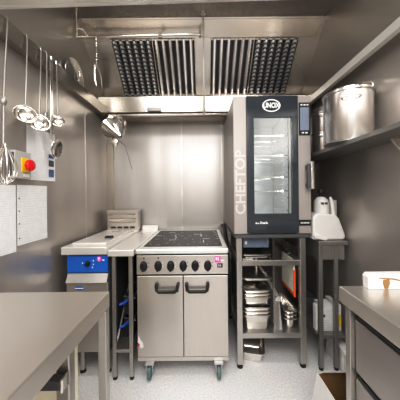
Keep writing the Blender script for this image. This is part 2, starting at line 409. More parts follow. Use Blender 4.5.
obj('handle', B(HX - 0.003, HX + 0.001, 1.425, 1.449, 1.62, 2.14), 'pan', sk, bevel=0.001)
obj('hook', MB().tube([(HX - 0.014, 1.437, 2.156), (HX - 0.009, 1.437, 2.166), (HX - 0.002, 1.437, 2.16), (HX - 0.001, 1.437, 2.13)], 0.004, 6), 'chrome', sk, smooth=True)
mb = MB(); c = Vector((HX + 0.012, 1.452, 1.578)); n = 22; rings = []
for rr, dx in ((0.008, -0.014), (0.03, -0.011), (0.048, 0.0), (0.056, 0.006), (0.054, 0.009), (0.03, -0.006), (0.008, -0.010)):
    rings.append([c + Vector((dx + 0.2 * rr * math.cos(2 * PI * i / n), rr * 1.0 * math.sin(2 * PI * i / n), rr * 1.05 * math.cos(2 * PI * i / n))) for i in range(n)])
mb.loft(rings); obj('bowl', mb, 'chrome', sk, smooth=True)
wk = thing('balloon_whisk', 'long wire balloon whisk hanging at the left edge beside the red button', 'whisk', (HX, 1.07, 1.34))
obj('handle', MB().tube([(HX - 0.012, 1.115, 2.156), (HX - 0.006, 1.115, 2.165), (HX, 1.115, 2.15), (HX, 1.09, 1.78), (HX + .012, 1.072, 1.53)], [0.003, 0.003, 0.003, 0.0035, 0.005], 8), 'dull', wk, smooth=True)
obj('hand_grip', MB().sphere((HX + .002, 1.086, 1.735), 0.017, (0.8, 0.8, 1.3)), 'dull', wk, smooth=True)
for k in range(7):
    a = PI * k / 7 + 0.2; pts = []
    for j in range(21):
        t_ = -1 + 2 * j / 20
        wid = 0.078 * math.sin(PI * t_) * (1 - 0.25 * abs(t_))
        pts.append((HX + 0.022 + wid * math.cos(a) * 0.35, 1.068 + wid * math.sin(a), 1.335 + 0.20 * abs(t_) ** 1.3))
    obj('wire_loop', MB().tube(pts, 0.0013, 5), 'chrome', wk, smooth=True)

lid = thing('pan_lid', 'round steel pan lid standing in the left hood gutter', 'pan lid', (-0.98, 1.764, 2.09))
obj('disc', MB().lathe((-0.982, 1.764, 2.205), [(0.10, -0.002), (0.125, 0.000), (0.125, 0.006), (0.10, 0.008), (0.05, 0.016), (0.01, 0.018)], 'x', 40), 'chrome', lid, smooth=True)
obj('lid_handle', MB().tube([(-0.964, 1.764, 2.165), (-0.945, 1.764, 2.175), (-0.945, 1.764, 2.235), (-0.964, 1.764, 2.245)], 0.005, 8), 'chrome', lid, smooth=True)

# strainer cluster hung in the back left corner
st = thing('conical_strainer', 'crumpled looking steel conical strainer hanging in the back left corner', 'strainer', (-0.86, 2.12, 1.70))
mb = MB(); n = 24; rings = []
c0 = Vector((-0.895, 2.10, 1.94)); ax = Vector((0.50, -0.45, -0.60)).normalized()
u = ax.cross(Vector((0, 0, 1))).normalized(); w = ax.cross(u)
for rr, h in ((0.108, 0), (0.112, 0.006), (0.106, 0.012), (0.08, 0.07), (0.04, 0.12), (0.010, 0.16)):
    rings.append([c0 + ax * h + u * rr * math.cos(2 * PI * i / n) * (1 + 0.10 * (i % 2)) + w * rr * math.sin(2 * PI * i / n) * (1 + 0.10 * (i % 2)) for i in range(n)])
mb.loft(rings); obj('mesh_cone', mb, 'chrome', st)
obj('rim_band', MB().tube([c0 + u * 0.114 * math.cos(2 * PI * i / 28) + w * 0.114 * math.sin(2 * PI * i / 28) for i in range(28)], 0.006, 6, True), 'pan', st, smooth=True)
obj('hanging_loop', MB().tube([c0 - w * 0.10, c0 - w * 0.115 + Vector((0, 0, 0.01)), (-0.91, 2.15, 2.06), (-0.91, 2.17, 2.07)], 0.005, 6), 'chrome', st, smooth=True)
obj('long_handle', MB().tube([c0 + ax * 0.06 + w * 0.07, (-0.77, 2.03, 1.75), (-0.715, 2.03, 1.54)], [0.006, 0.006, 0.004], 8), 'dull', st, smooth=True)
sv = thing('hand_sieve', 'small steel sieve dangling under the conical strainer in corner', 'sieve', (-0.87, 2.05, 1.65))
obj('bowl', MB().sphere((-0.835, 1.98, 1.76), 0.035, (1, 0.5, 1)), 'chrome', sv, smooth=True)
obj('handle', MB().tube([(-0.836, 1.98, 1.73), (-0.84, 1.98, 1.60)], [0.006, 0.004], 8), 'dull', sv, smooth=True)
obj('wire_hook', MB().tube([(-0.835, 1.98, 1.79), (-0.835, 1.99, 1.83), (-0.84, 2.01, 1.86)], 0.003, 6), 'chrome', sv, smooth=True)

st.location += Vector((0.085, 0, -0.035)); sv.location += Vector((0.075, 0, -0.02))

# ------------------------------------------------------------------ things on the left wall
es = thing('emergency_stop', 'grey emergency stop box with yellow plate and red push button on wall', 'emergency stop button', (XL, 1.25, 1.378))
obj('housing', B(XL, -0.981, 1.19, 1.303, 1.378, 1.526), 'greybox', es, bevel=0.003)
obj('side_label', B(XL + 0.002, -0.984, 1.1885, 1.190, 1.39, 1.515), 'darkgrey', es)
obj('yellow_plate', B(-0.981, -0.977, 1.232, 1.288, 1.414, 1.492), 'yellow', es, bevel=0.001)
obj('push_button', MB().lathe((-0.977, 1.262, 1.453), [(0.012, 0), (0.012, 0.014), (0.030, 0.016), (0.032, 0.024), (0.028, 0.033), (0.012, 0.037)], 'x', 24), 'red', es, smooth=True)
obj('lower_label', B(-0.981, -0.9795, 1.245, 1.290, 1.388, 1.405), 'white', es)

def sheet(name, label, y0, y1, z0, z1, mat, curl=0.004, n=8):
    mb = MB(); vs = []
    for k in range(n + 1):
        y = y0 + (y1 - y0) * k / n
        x = XL + 0.0015 + curl * (k / n) ** 2
        vs.append((y, x))
    rings = [[(x, y, z0), (x + 0.0008, y, z0), (x + 0.0008, y, z1), (x, y, z1)] for y, x in vs]
    mb.loft(rings)
    t = thing(name, label, 'paper', (XL, (y0 + y1) / 2, z0), None)
    obj('paper_sheet', mb, mat, t)
    return t
sA = sheet('wall_sheet', 'printed white paper cut off by the left edge of the picture', 1.005, 1.226, 0.985, 1.342, 'paperA')
sB = sheet('wall_sheet', 'printed white paper below the red button with punched holes at its left', 1.238, 1.470, 1.012, 1.345, 'paperB')
for zz in (1.27, 1.20, 1.13, 1.05):
    obj('punched_hole', MB().lathe((XL + 0.003, 1.252, zz), [(0.004, 0), (0.004, 0.0006)], 'x', 10), 'shade', sB)
sCt = sheet('wall_sheet', 'white notice with small dark pictures behind the emergency stop box', 1.31, 1.555, 1.378, 1.697, 'paperC')
obj('picture', B(XL + 0.0068, XL + 0.0075, 1.49, 1.54, 1.475, 1.515), 'pictures', sCt)
obj('picture', B(XL + 0.0068, XL + 0.0075, 1.49, 1.54, 1.405, 1.455), 'photo', sCt)
obj('picture', B(XL + 0.0068, XL + 0.0075, 1.49, 1.54, 1.530, 1.555), 'photo', sCt)

# ------------------------------------------------------------------ left bench
bench = thing('prep_bench', 'long stainless steel prep bench in the left foreground', 'work bench', (-0.69, 0.4, 0))
obj('worktop', B(-1.008, -0.378, -0.6, 0.915, 0.838, 0.90), 'bench', bench, bevel=0.004)
for (x, y) in ((-0.408, 0.872), (-0.975, 0.872), (-0.408, -0.56), (-0.975, -0.56)):
    lg = obj('leg', B(x, x + 0.032, y, y + 0.032, 0.03, 0.838), 'leg', bench, bevel=0.003)
    obj('foot', MB().lathe((x + 0.016, y + 0.016, 0), [(0.018, 0), (0.018, 0.01), (0.012, 0.03)], 'z', 14), 'rubber', lg)
# trolley stored below the bench
ut = thing('storage_trolley', 'cream sided trolley with steel post pushed under the left bench', 'trolley', (-0.72, 0.7, 0))
obj('cream_panel', B(-0.93, -0.474, 0.832, 0.855, 0.08, 0.80), 'cream', ut, bevel=0.003)
obj('post', B(-0.516, -0.470, 0.79, 0.828, 0.06, 0.80), 'leg', ut, bevel=0.004)
obj('post', B(-0.93, -0.895, 0.79, 0.828, 0.06, 0.80), 'leg', ut, bevel=0.004)
rl = obj('handle_bar', B(-0.90, -0.478, 0.752, 0.786, 0.640, 0.674), 'darkgrey', ut, bevel=0.004)
obj('chrome_end', B(-0.478, -0.469, 0.749, 0.789, 0.634, 0.680), 'chrome', rl, bevel=0.003)
obj('base_deck', B(-0.93, -0.474, 0.79, 0.925, 0.06, 0.08), 'dull', ut)
for (x, y) in ((-0.50, 0.81), (-0.91, 0.81), (-0.58, 0.91), (-0.91, 0.91)):
    obj('wheel', MB().lathe((x - 0.01, y, 0.03), [(0.03, 0), (0.03, 0.02)], 'x', 16), 'rubber', ut)

# ------------------------------------------------------------------ fryer
fr = thing('deep_fryer', 'floor standing steel fryer with blue control panel beside the left wall', 'fryer', (-0.81, 1.9, 0))
obj('body', B(-0.955, -0.668, 1.60, 2.36, 0.19, 0.878), 'body', fr)
obj('side_panel', B(-0.668, -0.662, 1.60, 2.36, 0.19, 0.876), 'darkgrey', fr)  # dark skin added to paint shade into the gap under the infill table
obj('hob_top', B(-0.972, -0.660, 1.55, 2.36, 0.876, 0.93), 'litsteel', fr, bevel=0.006)
bp = obj('control_panel', B(-0.945, -0.664, 1.575, 1.60, 0.748, 0.866), 'blue', fr, bevel=0.003)
kb = obj('thermostat_knob', MB().lathe((-0.80, 1.575, 0.81), [(0.021, 0), (0.021, -0.006), (0.016, -0.008), (0.013, -0.026), (0.004, -0.028)], 'y', 20, 0.8), 'black', bp, smooth=True)
obj('knob_scale', MB().box(-0.765, -0.758, 1.5735, 1.575, 0.80, 0.808).box(-0.765, -0.758, 1.5735, 1.575, 0.825, 0.835).box(-0.772, -0.765, 1.5735, 1.575, 0.78, 0.788).box(-0.84, -0.833, 1.5735, 1.575, 0.81, 0.818), 'white', bp)
sk_ = obj('round_sticker', MB().lathe((-0.722, 1.575, 0.843), [(0.019, 0), (0.019, -0.0012)], 'y', 20, 0.8), 'pink', bp)
obj('sticker_text', MB().box(-0.73, -0.716, 1.5725, 1.5738, 0.842, 0.852).box(-0.727, -0.719, 1.5725, 1.5738, 0.832, 0.838).box(-0.700, -0.685, 1.5725, 1.5752, 0.830, 0.838), 'white', sk_)
obj('apron', MB().prism([(1.60, 0.745), (1.585, 0.74), (1.555, 0.685), (1.575, 0.680), (1.60, 0.70)], 'x', -0.945, -0.664), 'dull', fr)
dr = obj('door', B(-0.952, -0.664, 1.578, 1.60, 0.195, 0.678), 'body', fr, bevel=0.004)
bd = obj('maker_badge', MB().lathe((-0.862, 1.578, 0.640), [(0.040, 0), (0.040, -0.002), (0.037, -0.003)], 'y', 24), 'badge', dr)
for v in bd.data.vertices: v.co.z = (v.co.z - (0.640)) * 0.36 + 0.640
obj('badge_text', B(-0.893, -0.831, 1.5735, 1.5755, 0.637, 0.643), 'white', bd)
ld = obj('fry_tank_lid', B(-0.94, -0.695, 1.63, 2.20, 0.93, 0.942), 'litsteel', fr, bevel=0.003)
obj('lid_grip', B(-0.775, -0.718, 1.785, 1.825, 0.942, 0.958), 'black', ld, bevel=0.004)
fl = obj('flue', B(-0.952, -0.650, 2.262, 2.36, 0.93, 1.118), 'body', fr, bevel=0.004)
obj('flue_cap', B(-0.957, -0.643, 2.255, 2.365, 1.112, 1.124), 'body', fl)
for z in (1.06, 1.015, 0.99):
    obj('louvre', MB().prism([(2.262, z + 0.036), (2.248, z + 0.020), (2.256, z + 0.014), (2.262, z + 0.016)], 'x', -0.935, -0.67), 'pan', fl)
for k in range(4):
    obj('vent_slot', B(-0.915 + 0.063 * k, -0.868 + 0.063 * k, 2.259, 2.2625, 0.948, 0.966), 'shade', fl)
for (x, y) in ((-0.885, 1.66), (-0.70, 1.66), (-0.885, 2.3), (-0.70, 2.3)):
    lg = obj('leg', MB().lathe((x, y, 0.02), [(0.016, 0), (0.016, 0.17)], 'z', 16), 'leg', fr, smooth=True)
    obj('foot', MB().lathe((x, y, 0), [(0.02, 0), (0.02, 0.012), (0.014, 0.02)], 'z', 16), 'rubber', lg)

# ------------------------------------------------------------------ infill table
it = thing('infill_table', 'narrow stainless steel table between fryer and range', 'table', (-0.57, 1.97, 0))
obj('worktop', B(-0.656, -0.478, 1.553, 2.412, 0.862, 0.906), 'litsteel', it, bevel=0.005)
obj('upstand', B(-0.640, -0.478, 2.395, 2.412, 0.906, 0.955), 'litsteel', it, bevel=0.002)
obj('lower_shelf', B(-0.636, -0.496, 1.58, 2.38, 0.19, 0.212), 'leg', it)
obj('shade_panel', B(-0.636, -0.496, 2.376, 2.384, 0.212, 0.862), 'shade', it)  # added dark panel, stands in for the deep shade between the legs
obj('cross_brace', MB().prism([(1.62, 0.215), (1.64, 0.212), (2.0, 0.60), (1.98, 0.61)], 'x', -0.632, -0.622), 'leg', it)
for (x, y) in ((-0.637, 1.578), (-0.521, 1.578), (-0.637, 2.35), (-0.521, 2.35)):
    lg = obj('leg', B(x, x + 0.026, y, y + 0.026, 0.02, 0.862), 'leg', it, bevel=0.002)
    obj('foot', MB().lathe((x + 0.013, y + 0.013, 0), [(0.014, 0), (0.016, 0.012), (0.010, 0.02)], 'z', 12), 'rubber', lg)

def fry_basket(z, label, dx=0.0):
    t = thing('fry_basket', label, 'fryer basket', (-0.565, 1.85, z), 'fry baskets on the infill table')
    x0, x1, y0, y1 = -0.604, -0.530, 1.72, 2.0
    mb = MB()
    obj('rim', MB().tube([(x0, y0, z + .14), (x1, y0, z + .14), (x1, y1, z + .14), (x0, y1, z + .14)], 0.004, 6, True), 'dull', t)
    mb.box(x0, x1, y0, y1, z + 0.0, z + 0.004)
    mb.box(x0, x0 + .003, y0, y1, z, z + 0.14); mb.box(x1 - .003, x1, y0, y1, z, z + 0.14)
    mb.box(x0, x1, y0, y0 + .003, z, z + 0.14); mb.box(x0, x1, y1 - .003, y1, z, z + 0.14)
    obj('basket', mb, 'shade', t)
    obj('handle_grip', MB().tube([(-0.535, 1.735, z + 0.150), (-0.545, 1.69, z + 0.146), (-0.575, 1.63, z + 0.132), (-0.60, 1.615, z + 0.128)], [0.007, 0.009, 0.011, 0.009], 10), 'bluegrip', t, smooth=True)
    obj('handle_clip', MB().tube([(-0.532, 1.73, z + 0.150), (-0.515, 1.70, z + 0.150), (-0.512, 1.68, z + 0.145)], 0.006, 8), 'pan', t, smooth=True)
    return t
b1 = fry_basket(0.214, 'lower fry basket with blue grip inside the narrow table')
b2 = dup(b1, (-0.565, 1.85, 0.214 + 0.162), 'upper fry basket with blue grip inside the narrow table')

# ------------------------------------------------------------------ range
rg = thing('electric_range', 'stainless steel range with six black knobs and two oven doors', 'range cooker', (-0.15, 1.99, 0))
RX0, RX1 = -0.474, 0.174
obj('carcass', B(RX0 + 0.004, RX1 - 0.004, 1.62, 2.38, 0.118, 0.868), 'darkgrey', rg)
obj('top_surround', MB().box(RX0, RX1, 1.578, 2.395, 0.868, 0.906), 'litsteel', rg, bevel=0.010)
hb = obj('ceramic_hob', B(RX0 + 0.040, RX1 - 0.040, 1.645, 2.33, 0.906, 0.9095), 'hobglass', rg)
mb = MB()
def mark(x, y, wx, wy): mb.box(x - wx / 2, x + wx / 2, y - wy / 2, y + wy / 2, 0.9095, 0.9103)
for cx in (-0.345, -0.15, 0.045):
    for cy in (1.80, 2.13):
        for k in range(28):
            if (k * 7 + int(cx * 100) + int(cy * 10)) % 28 < 19: continue
            a = 2 * PI * k / 28
            mark(cx + 0.078 * math.cos(a), cy + 0.115 * math.sin(a), 0.0035 if abs(math.cos(a)) > .7 else 0.010, 0.018 if abs(math.cos(a)) > .7 else 0.006)
for x, y, wx, wy in ((-0.25, 2.05, .006, .09), (-0.235, 1.95, .006, .09), (-0.25, 1.86, .05, .008), (-0.05, 2.10, .06, .01), (-0.02, 2.05, .008, .10), (0.0, 1.80, .006, .09), (0.02, 1.9, .05, .01), (0.105, 2.25, .02, .012), (0.11, 2.17, .02, .012), (0.115, 2.09, .02, .012), (0.12, 2.0, .02, .012), (0.12, 1.9, .02, .012), (-0.30, 2.2, .05, .01), (-0.40, 2.05, .05, .01)):
    mark(x, y, wx * 1.15, wy * 1.1)
o_ = obj('zone_markings', mb, 'hobmark', hb)
cp = obj('control_panel', B(RX0 + 0.004, RX1 - 0.004, 1.595, 1.62, 0.723, 0.856), 'range', rg, bevel=0.002)
obj('vent_gap', B(RX0 + 0.006, RX1 - 0.006, 1.60, 1.62, 0.856, 0.868), 'shade', rg)
obj('door_gap', B(RX0 + 0.006, RX1 - 0.006, 1.61, 1.62, 0.712, 0.723), 'shade', rg)
for px in (143, 157.5, 170, 182.5, 194.5, 207):
    x = (px - 203) * 1.595 / 228
    k = obj('knob', MB().lathe((x, 1.595, 0.782), [(0.037, 0), (0.037, -0.005), (0.029, -0.008), (0.026, -0.022), (0.02, -0.024)], 'y', 24, 0.70), 'black', cp, smooth=True)
    obj('knob_grip', B(x - 0.006, x + 0.006, 1.558, 1.573, 0.752, 0.812), 'black', k, bevel=0.003)
    obj('indicator_lamp', MB().lathe((x + 0.002, 1.595, 0.838), [(0.006, 0), (0.006, -0.004)], 'y', 12), 'greybox' if px > 160 else 'darkgrey', cp)
    obj('dial_dots', MB().box(x + 0.029, x + 0.034, 1.594, 1.5952, 0.775, 0.783).box(x + 0.029, x + 0.034, 1.594, 1.5952, 0.80, 0.808), 'white' if px in (157.5, 170) else 'darkgrey', cp)
s1 = obj('square_sticker', B(0.077, 0.119, 1.5935, 1.595, 0.803, 0.846), 'pink', cp)
obj('sticker_text', MB().box(0.084, 0.094, 1.5925, 1.5936, 0.82, 0.84).box(0.098, 0.107, 1.5925, 1.5936, 0.815, 0.84).box(0.118, 0.142, 1.5935, 1.5952, 0.812, 0.822), 'white', s1)
s2 = obj('black_sticker', B(0.095, 0.132, 1.5935, 1.595, 0.768, 0.797), 'black', cp)
obj('sticker_text', MB().box(0.102, 0.110, 1.5925, 1.5936, 0.775, 0.79).box(0.114, 0.122, 1.5925, 1.5936, 0.775, 0.79), 'greybox', s2)
for i, (x0, x1, h0, h1) in enumerate(((RX0 + 0.006, -0.147, -0.330, -0.180), (-0.143, RX1 - 0.006, -0.121, 0.028))):
    d = obj('oven_door', B(x0, x1, 1.595, 1.62, 0.146, 0.712), 'range', rg, bevel=0.003)
    mb = MB()
    mb.tube([(h0, 1.596, 0.658), (h0 + 0.001, 1.568, 0.655), (h0 + 0.006, 1.562, 0.625), (h0 + 0.02, 1.56, 0.615), (h1 - 0.02, 1.56, 0.615), (h1 - 0.006, 1.562, 0.625), (h1 - 0.001, 1.568, 0.655), (h1, 1.596, 0.658)], 0.0115, 8)
    obj('handle', mb, 'black', d, smooth=True)
    obj('handle_plate', B(h0 - 0.004, h1 + 0.004, 1.591, 1.5952, 0.600, 0.606), 'dull', d)
    if i == 0:
        obj('torn_sticker', MB().prism([(-0.463, 0.305), (-0.452, 0.275), (-0.432, 0.245), (-0.425, 0.222), (-0.440, 0.205), (-0.455, 0.222), (-0.466, 0.25)], 'y', 1.5938, 1.5952), 'white', d)
        obj('red_scrap', MB().prism([(-0.464, 0.245), (-0.452, 0.24), (-0.456, 0.218), (-0.466, 0.225)], 'y', 1.5932, 1.5938), 'red', d)
obj('plinth', B(RX0 + 0.004, RX1 - 0.004, 1.597, 2.38, 0.115, 0.143), 'range', rg, bevel=0.002)
for (x, y) in ((-0.382, 1.60), (0.098, 1.60), (-0.382, 2.33), (0.098, 2.33)):
    c = obj('castor', MB().box(x - 0.03, x + 0.03, y - 0.03, y + 0.035, 0.105, 0.115).box(x - 0.022, x - 0.016, y - 0.024, y + 0.02, 0.045, 0.105).box(x + 0.016, x + 0.022, y - 0.024, y + 0.02, 0.045, 0.105), 'castor', rg)
    obj('wheel', MB().lathe((x - 0.014, y - 0.012, 0.047), [(0.030, 0), (0.045, 0.004), (0.047, 0.014), (0.045, 0.024), (0.030, 0.028)], 'x', 24), 'teal', c, smooth=True)

# hose between range and oven stand
hs = thing('supply_hose', 'dark flexible hose in the gap between range and oven stand', 'hose', (0.205, 2.2, 0))
obj('hose', MB().tube([(0.205, 2.40, 0.95), (0.205, 2.28, 0.97), (0.205, 2.0, 0.86), (0.207, 1.86, 0.60), (0.206, 1.90, 0.30), (0.205, 2.1, 0.05)], 0.016, 10), 'black', hs, smooth=True)
obj('coupling', MB().lathe((0.205, 2.385, 0.95), [(0.02, 0), (0.024, 0.01), (0.024, 0.04)], 'y', 14), 'dull', hs)

# ------------------------------------------------------------------ oven stand
sd = thing('oven_stand', 'stainless steel open stand with shelves carrying the tall oven', 'oven stand', (0.495, 2.0, 0))
SX0, SX1, SY0, SY1 = 0.240, 0.748, 1.668, 2.37
obj('top_frame', B(SX0 - 0.012, SX1 + 0.012, SY0 - 0.012, SY1, 0.958, 0.984), 'darkgrey', sd, bevel=0.003)
for (x, y) in ((SX0, SY0), (SX1 - 0.042, SY0), (SX0, SY1 - 0.04), (SX1 - 0.042, SY1 - 0.04)):
    lg = obj('leg', B(x, x + 0.042, y, y + 0.04, 0.028, 0.958), 'leg', sd, bevel=0.003)
    obj('foot', MB().lathe((x + 0.021, y + 0.02, 0), [(0.020, 0), (0.022, 0.014), (0.014, 0.028)], 'z', 14), 'rubber', lg)
obj('front_crossbar', B(SX0 + 0.042, SX1 - 0.042, SY0 + 0.002, SY0 + 0.030, 0.752, 0.790), 'leg', sd, bevel=0.002)
for x in (SX0 + 0.005, SX1 - 0.03):
    obj('side_rail', B(x, x + 0.025, SY0 + 0.04, SY1 - 0.04, 0.752, 0.785), 'leg', sd)
obj('lower_shelf', B(SX0 + 0.004, SX1 - 0.004, SY0 + 0.006, SY1 - 0.02, 0.218, 0.256), 'leg', sd, bevel=0.002)
obj('tray_upright', B(0.512, 0.524, 1.685, 1.70, 0.256, 0.79), 'pan', sd)
obj('tray_upright', B(0.512, 0.524, 2.25, 2.265, 0.256, 0.79), 'pan', sd)
for z in (0.785, 0.622):
    obj('runner', B(0.505, 0.512, 1.685, 2.265, z - 0.002, z + 0.002), 'pan', sd)
    obj('runner', B(SX0 + 0.042, SX0 + 0.049, 1.685, 2.265, z - 0.002, z + 0.002), 'pan', sd)
obj('shade_sheet', B(SX0 + 0.042, SX1 - 0.042, SY1 - 0.03, SY1 - 0.02, 0.256, 0.95), 'darkgrey', sd)  # dark sheet painting the shade behind the trays

def rr(x0, x1, y0, y1, z, rad, n=4):
    out = []
    for cx, cy, a0 in ((x1 - rad, y1 - rad, 0), (x0 + rad, y1 - rad, PI / 2), (x0 + rad, y0 + rad, PI), (x1 - rad, y0 + rad, 1.5 * PI)):
        for k in range(n + 1):
            a = a0 + PI / 2 * k / n
            out.append((cx + rad * math.cos(a), cy + rad * math.sin(a), z))
    return out
def pan(x0, x1, y0, y1, z, depth, label, group, name='gastronorm_pan', mat='pan', cat='pan'):
    t = thing(name, label, cat, ((x0 + x1) / 2, (y0 + y1) / 2, z), group)
    e = 0.012; tp = min(0.012, depth * 0.12)
    mb = MB()
    mb.loft([rr(x0 + e + tp + .008, x1 - e - tp - .008, y0 + e + tp + .008, y1 - e - tp - .008, z, .018), rr(x0 + e + tp, x1 - e - tp, y0 + e + tp, y1 - e - tp, z + 0.010, .022),
             rr(x0 + e, x1 - e, y0 + e, y1 - e, z + depth - 0.001, .026), rr(x0 + e + .0015, x1 - e - .0015, y0 + e + .0015, y1 - e - .0015, z + depth - 0.001, .025),
             rr(x0 + e + tp + .002, x1 - e - tp - .002, y0 + e + tp + .002, y1 - e - tp - .002, z + 0.011, .021), rr(x0 + e + tp + .010, x1 - e - tp - .010, y0 + e + tp + .010, y1 - e - tp - .010, z + .002, .016)])
    obj('tub', mb, mat, t, smooth=True)
    mb = MB()
    mb.loft([rr(x0, x1, y0, y1, z + depth - 0.007, .03), rr(x0, x1, y0, y1, z + depth, .03), rr(x0 + e, x1 - e, y0 + e, y1 - e, z + depth, .025), rr(x0 + e + .001, x1 - e - .001, y0 + e + .001, y1 - e - .001, z + depth - 0.003, .024)], cap=False)
    obj('rim', mb, mat, t, smooth=False)
    return t
def pan_stack(p0, x, y, z, step, labels, group):
    for k, lb in enumerate(labels): dup(p0, (x, y, z + step * (k + 1)), lb, group)
g = 'pans in the oven stand'
pA = pan(0.288, 0.506, 1.690, 2.13, 0.2565, 0.12, 'deep steel pan at the bottom of left stack on the stand shelf', g)
pan_stack(pA, 0.397, 1.91, 0.2565, 0.028, ['deep steel pan nested second from bottom in the left stack', 'deep steel pan nested third from bottom in the left stack'], g)
pB = pan(0.286, 0.506, 1.692, 2.12, 0.4345, 0.075, 'shallow steel pan resting on the deep pans', g)
pan_stack(pB, 0.396, 1.906, 0.4345, 0.026, ['shallow steel pan nested in the middle of the upper left stack', 'shallow steel pan nested at the top of the upper left stack'], g)
pan(0.286, 0.508, 1.690, 2.24, 0.625, 0.028, 'flat steel tray on the middle runners of the stand', g, 'baking_tray', 'pan', 'tray')
pan(0.286, 0.508, 1.705, 2.22, 0.791, 0.034, 'flat steel tray on the top crossbar under the oven', g, 'baking_tray', 'pan', 'tray')
pC = pan(0.604, 0.708, 1.712, 2.05, 0.2565, 0.08, 'small steel pan at the bottom of the right stack', g)
pan_stack(pC, 0.656, 1.881, 0.2565, 0.029, ['small steel pan in the middle of the right stack', 'small steel pan at the top of the right stack'], g)
pF = pan(0.275, 0.475, 1.715, 1.93, 0.0, 0.078, 'steel pan lying askew on the floor under the oven stand', g)
pF.rotation_euler = (0, 0, -0.22)
# leaning clear container
cc = thing('clear_container', 'cloudy clear plastic container standing upright between the pan stacks', 'container', (0.565, 1.9, 0.257))
mb = MB(); mb.loft([[(0.530, 1.70, 0.257), (0.585, 1.70, 0.257), (0.575, 2.12, 0.257), (0.530, 2.12, 0.257)], [(0.530, 1.70, 0.50), (0.560, 1.70, 0.52), (0.590, 2.12, 0.56), (0.532, 2.12, 0.56)]])
obj('wall', mb, 'clear', cc, bevel=0.006)
obj('rim', MB().tube([(0.531, 1.698, 0.505), (0.562, 1.698, 0.525), (0.592, 2.12, 0.565), (0.533, 2.12, 0.565)], 0.006, 8, True), 'pan', cc, smooth=True)
obj('front_rib', B(0.533, 0.558, 1.694, 1.70, 0.27, 0.48), 'pan', cc)
# chopping board with orange edge
cb = thing('chopping_board', 'pale board with orange red edge hanging inside right of stand', 'chopping board', (0.685, 1.82, 0.5))
obj('board', B(0.678, 0.690, 1.725, 1.98, 0.53, 0.775), 'board', cb)
obj('edge', MB().box(0.677, 0.691, 1.718, 1.725, 0.50, 0.70).box(0.677, 0.691, 1.725, 1.99, 0.505, 0.53), 'orange', cb)
obj('edge', B(0.678, 0.690, 1.98, 1.99, 0.53, 0.775), 'orange', cb)
obj('hanging_hook', MB().tube([(0.684, 1.85, 0.772), (0.684, 1.85, 0.79), (0.70, 1.85, 0.80), (0.715, 1.85, 0.787)], 0.004, 6), 'dull', cb)
# tray box under the oven
dx = thing('drip_box', 'blue grey box with white label slung beneath the oven top', 'drip box', (0.39, 1.85, 0.87))
obj('box', B(0.30, 0.50, 1.74, 2.1, 0.868, 0.957), 'bluegrey', dx, bevel=0.006)
obj('label_tag', B(0.315, 0.333, 1.7385, 1.7402, 0.895, 0.92), 'white', dx)

# ------------------------------------------------------------------ combi oven
ov = thing('combi_oven', 'tall steel combi oven with dark glass door and touch screen', 'oven', (0.506, 2.0, 0.985))
OX0, OX1, OY, OYB, OZ0, OZ1 = 0.226, 0.787, 1.66, 2.38, 0.985, 1.990
DX0, DX1 = 0.320, 0.692
mb = MB()
mb.box(OX0, DX0 + 0.012, OY + 0.012, OYB, OZ0, OZ1)
mb.box(DX1 - 0.012, OX1, OY + 0.012, OYB, OZ0, OZ1)
mb.box(DX0 + 0.012, DX1 - 0.012, OY + 0.03, OYB, 1.915, OZ1)
mb.box(DX0 + 0.012, DX1 - 0.012, OY + 0.03, OYB, OZ0, 1.07)
mb.box(DX0 + 0.012, DX1 - 0.012, 2.20, OYB, 1.07, 1.915)
obj('cabinet', mb, 'oven', ov)
lp = obj('side_fascia', B(OX0, DX0, OY, OY + 0.012, OZ0 + 0.004, OZ1), 'oven', ov, bevel=0.002)
FT = Matrix.Translation((0.276, OY - 0.0008, 1.365)) @ FRONT @ Matrix.Rotation(PI / 2, 4, 'Z')
lettering('brand_lettering', 'CHEFTOP', 0.098, 'etched', lp, FT, 0.0022, 1.10)
mb = MB()
mb.box(DX0 + .012, DX0 + 0.02, OY + 0.04, 2.2, 1.07, 1.915); mb.box(DX1 - 0.02, DX1 - .012, OY + 0.04, 2.2, 1.07, 1.915)
mb.box(DX0 + .012, DX1 - .012, 2.192, 2.2, 1.07, 1.915); mb.box(DX0 + .012, DX1 - .012, OY + 0.04, 2.2, 1.07, 1.078); mb.box(DX0 + .012, DX1 - .012, OY + 0.04, 2.2, 1.907, 1.915)
obj('chamber_lining', mb, 'cavity', ov)
obj('fan_guard', MB().lathe((0.52, 2.19, 1.55), [(0.13, 0), (0.13, -0.012), (0.10, -0.02), (0.03, -0.022)], 'y', 32, 0.9), 'cavity', ov, smooth=True)
obj('fan_guard', MB().lathe((0.52, 2.19, 1.25), [(0.12, 0), (0.12, -0.012), (0.10, -0.02), (0.03, -0.022)], 'y', 32, 0.9), 'cavity', ov, smooth=True)
for x in (0.352, 0.650):
    for y in (1.74, 2.12): obj('rack_post', B(x, x + 0.008, y, y + 0.012, 1.08, 1.90), 'chrome', ov)
for k in range(7):
    z = 1.15 + 0.097 * k
    for x in (0.36, 0.636): obj('rack_runner', B(x, x + 0.014, 1.735, 2.13, z, z + 0.005), 'chrome', ov)
for z in (1.295, 1.40, 1.565, 1.715):
    obj('oven_shelf', MB().box(0.362, 0.648, 1.735, 1.745, z, z + 0.009).box(0.362, 0.648, 1.93, 1.938, z, z + 0.006).box(0.362, 0.648, 2.12, 2.128, z, z + 0.006), 'pan', ov)
dr = obj('door', MB().box(DX0, 0.372, OY - 0.012, OY + 0.022, OZ0 + 0.012, OZ1 - 0.002).box(0.650, DX1, OY - 0.012, OY + 0.022, OZ0 + 0.012, OZ1 - 0.002)
         .box(0.372, 0.650, OY - 0.012, OY + 0.022, 1.836, OZ1 - 0.002).box(0.372, 0.650, OY - 0.012, OY + 0.022, OZ0 + 0.012, 1.135), 'ovenglass', ov)
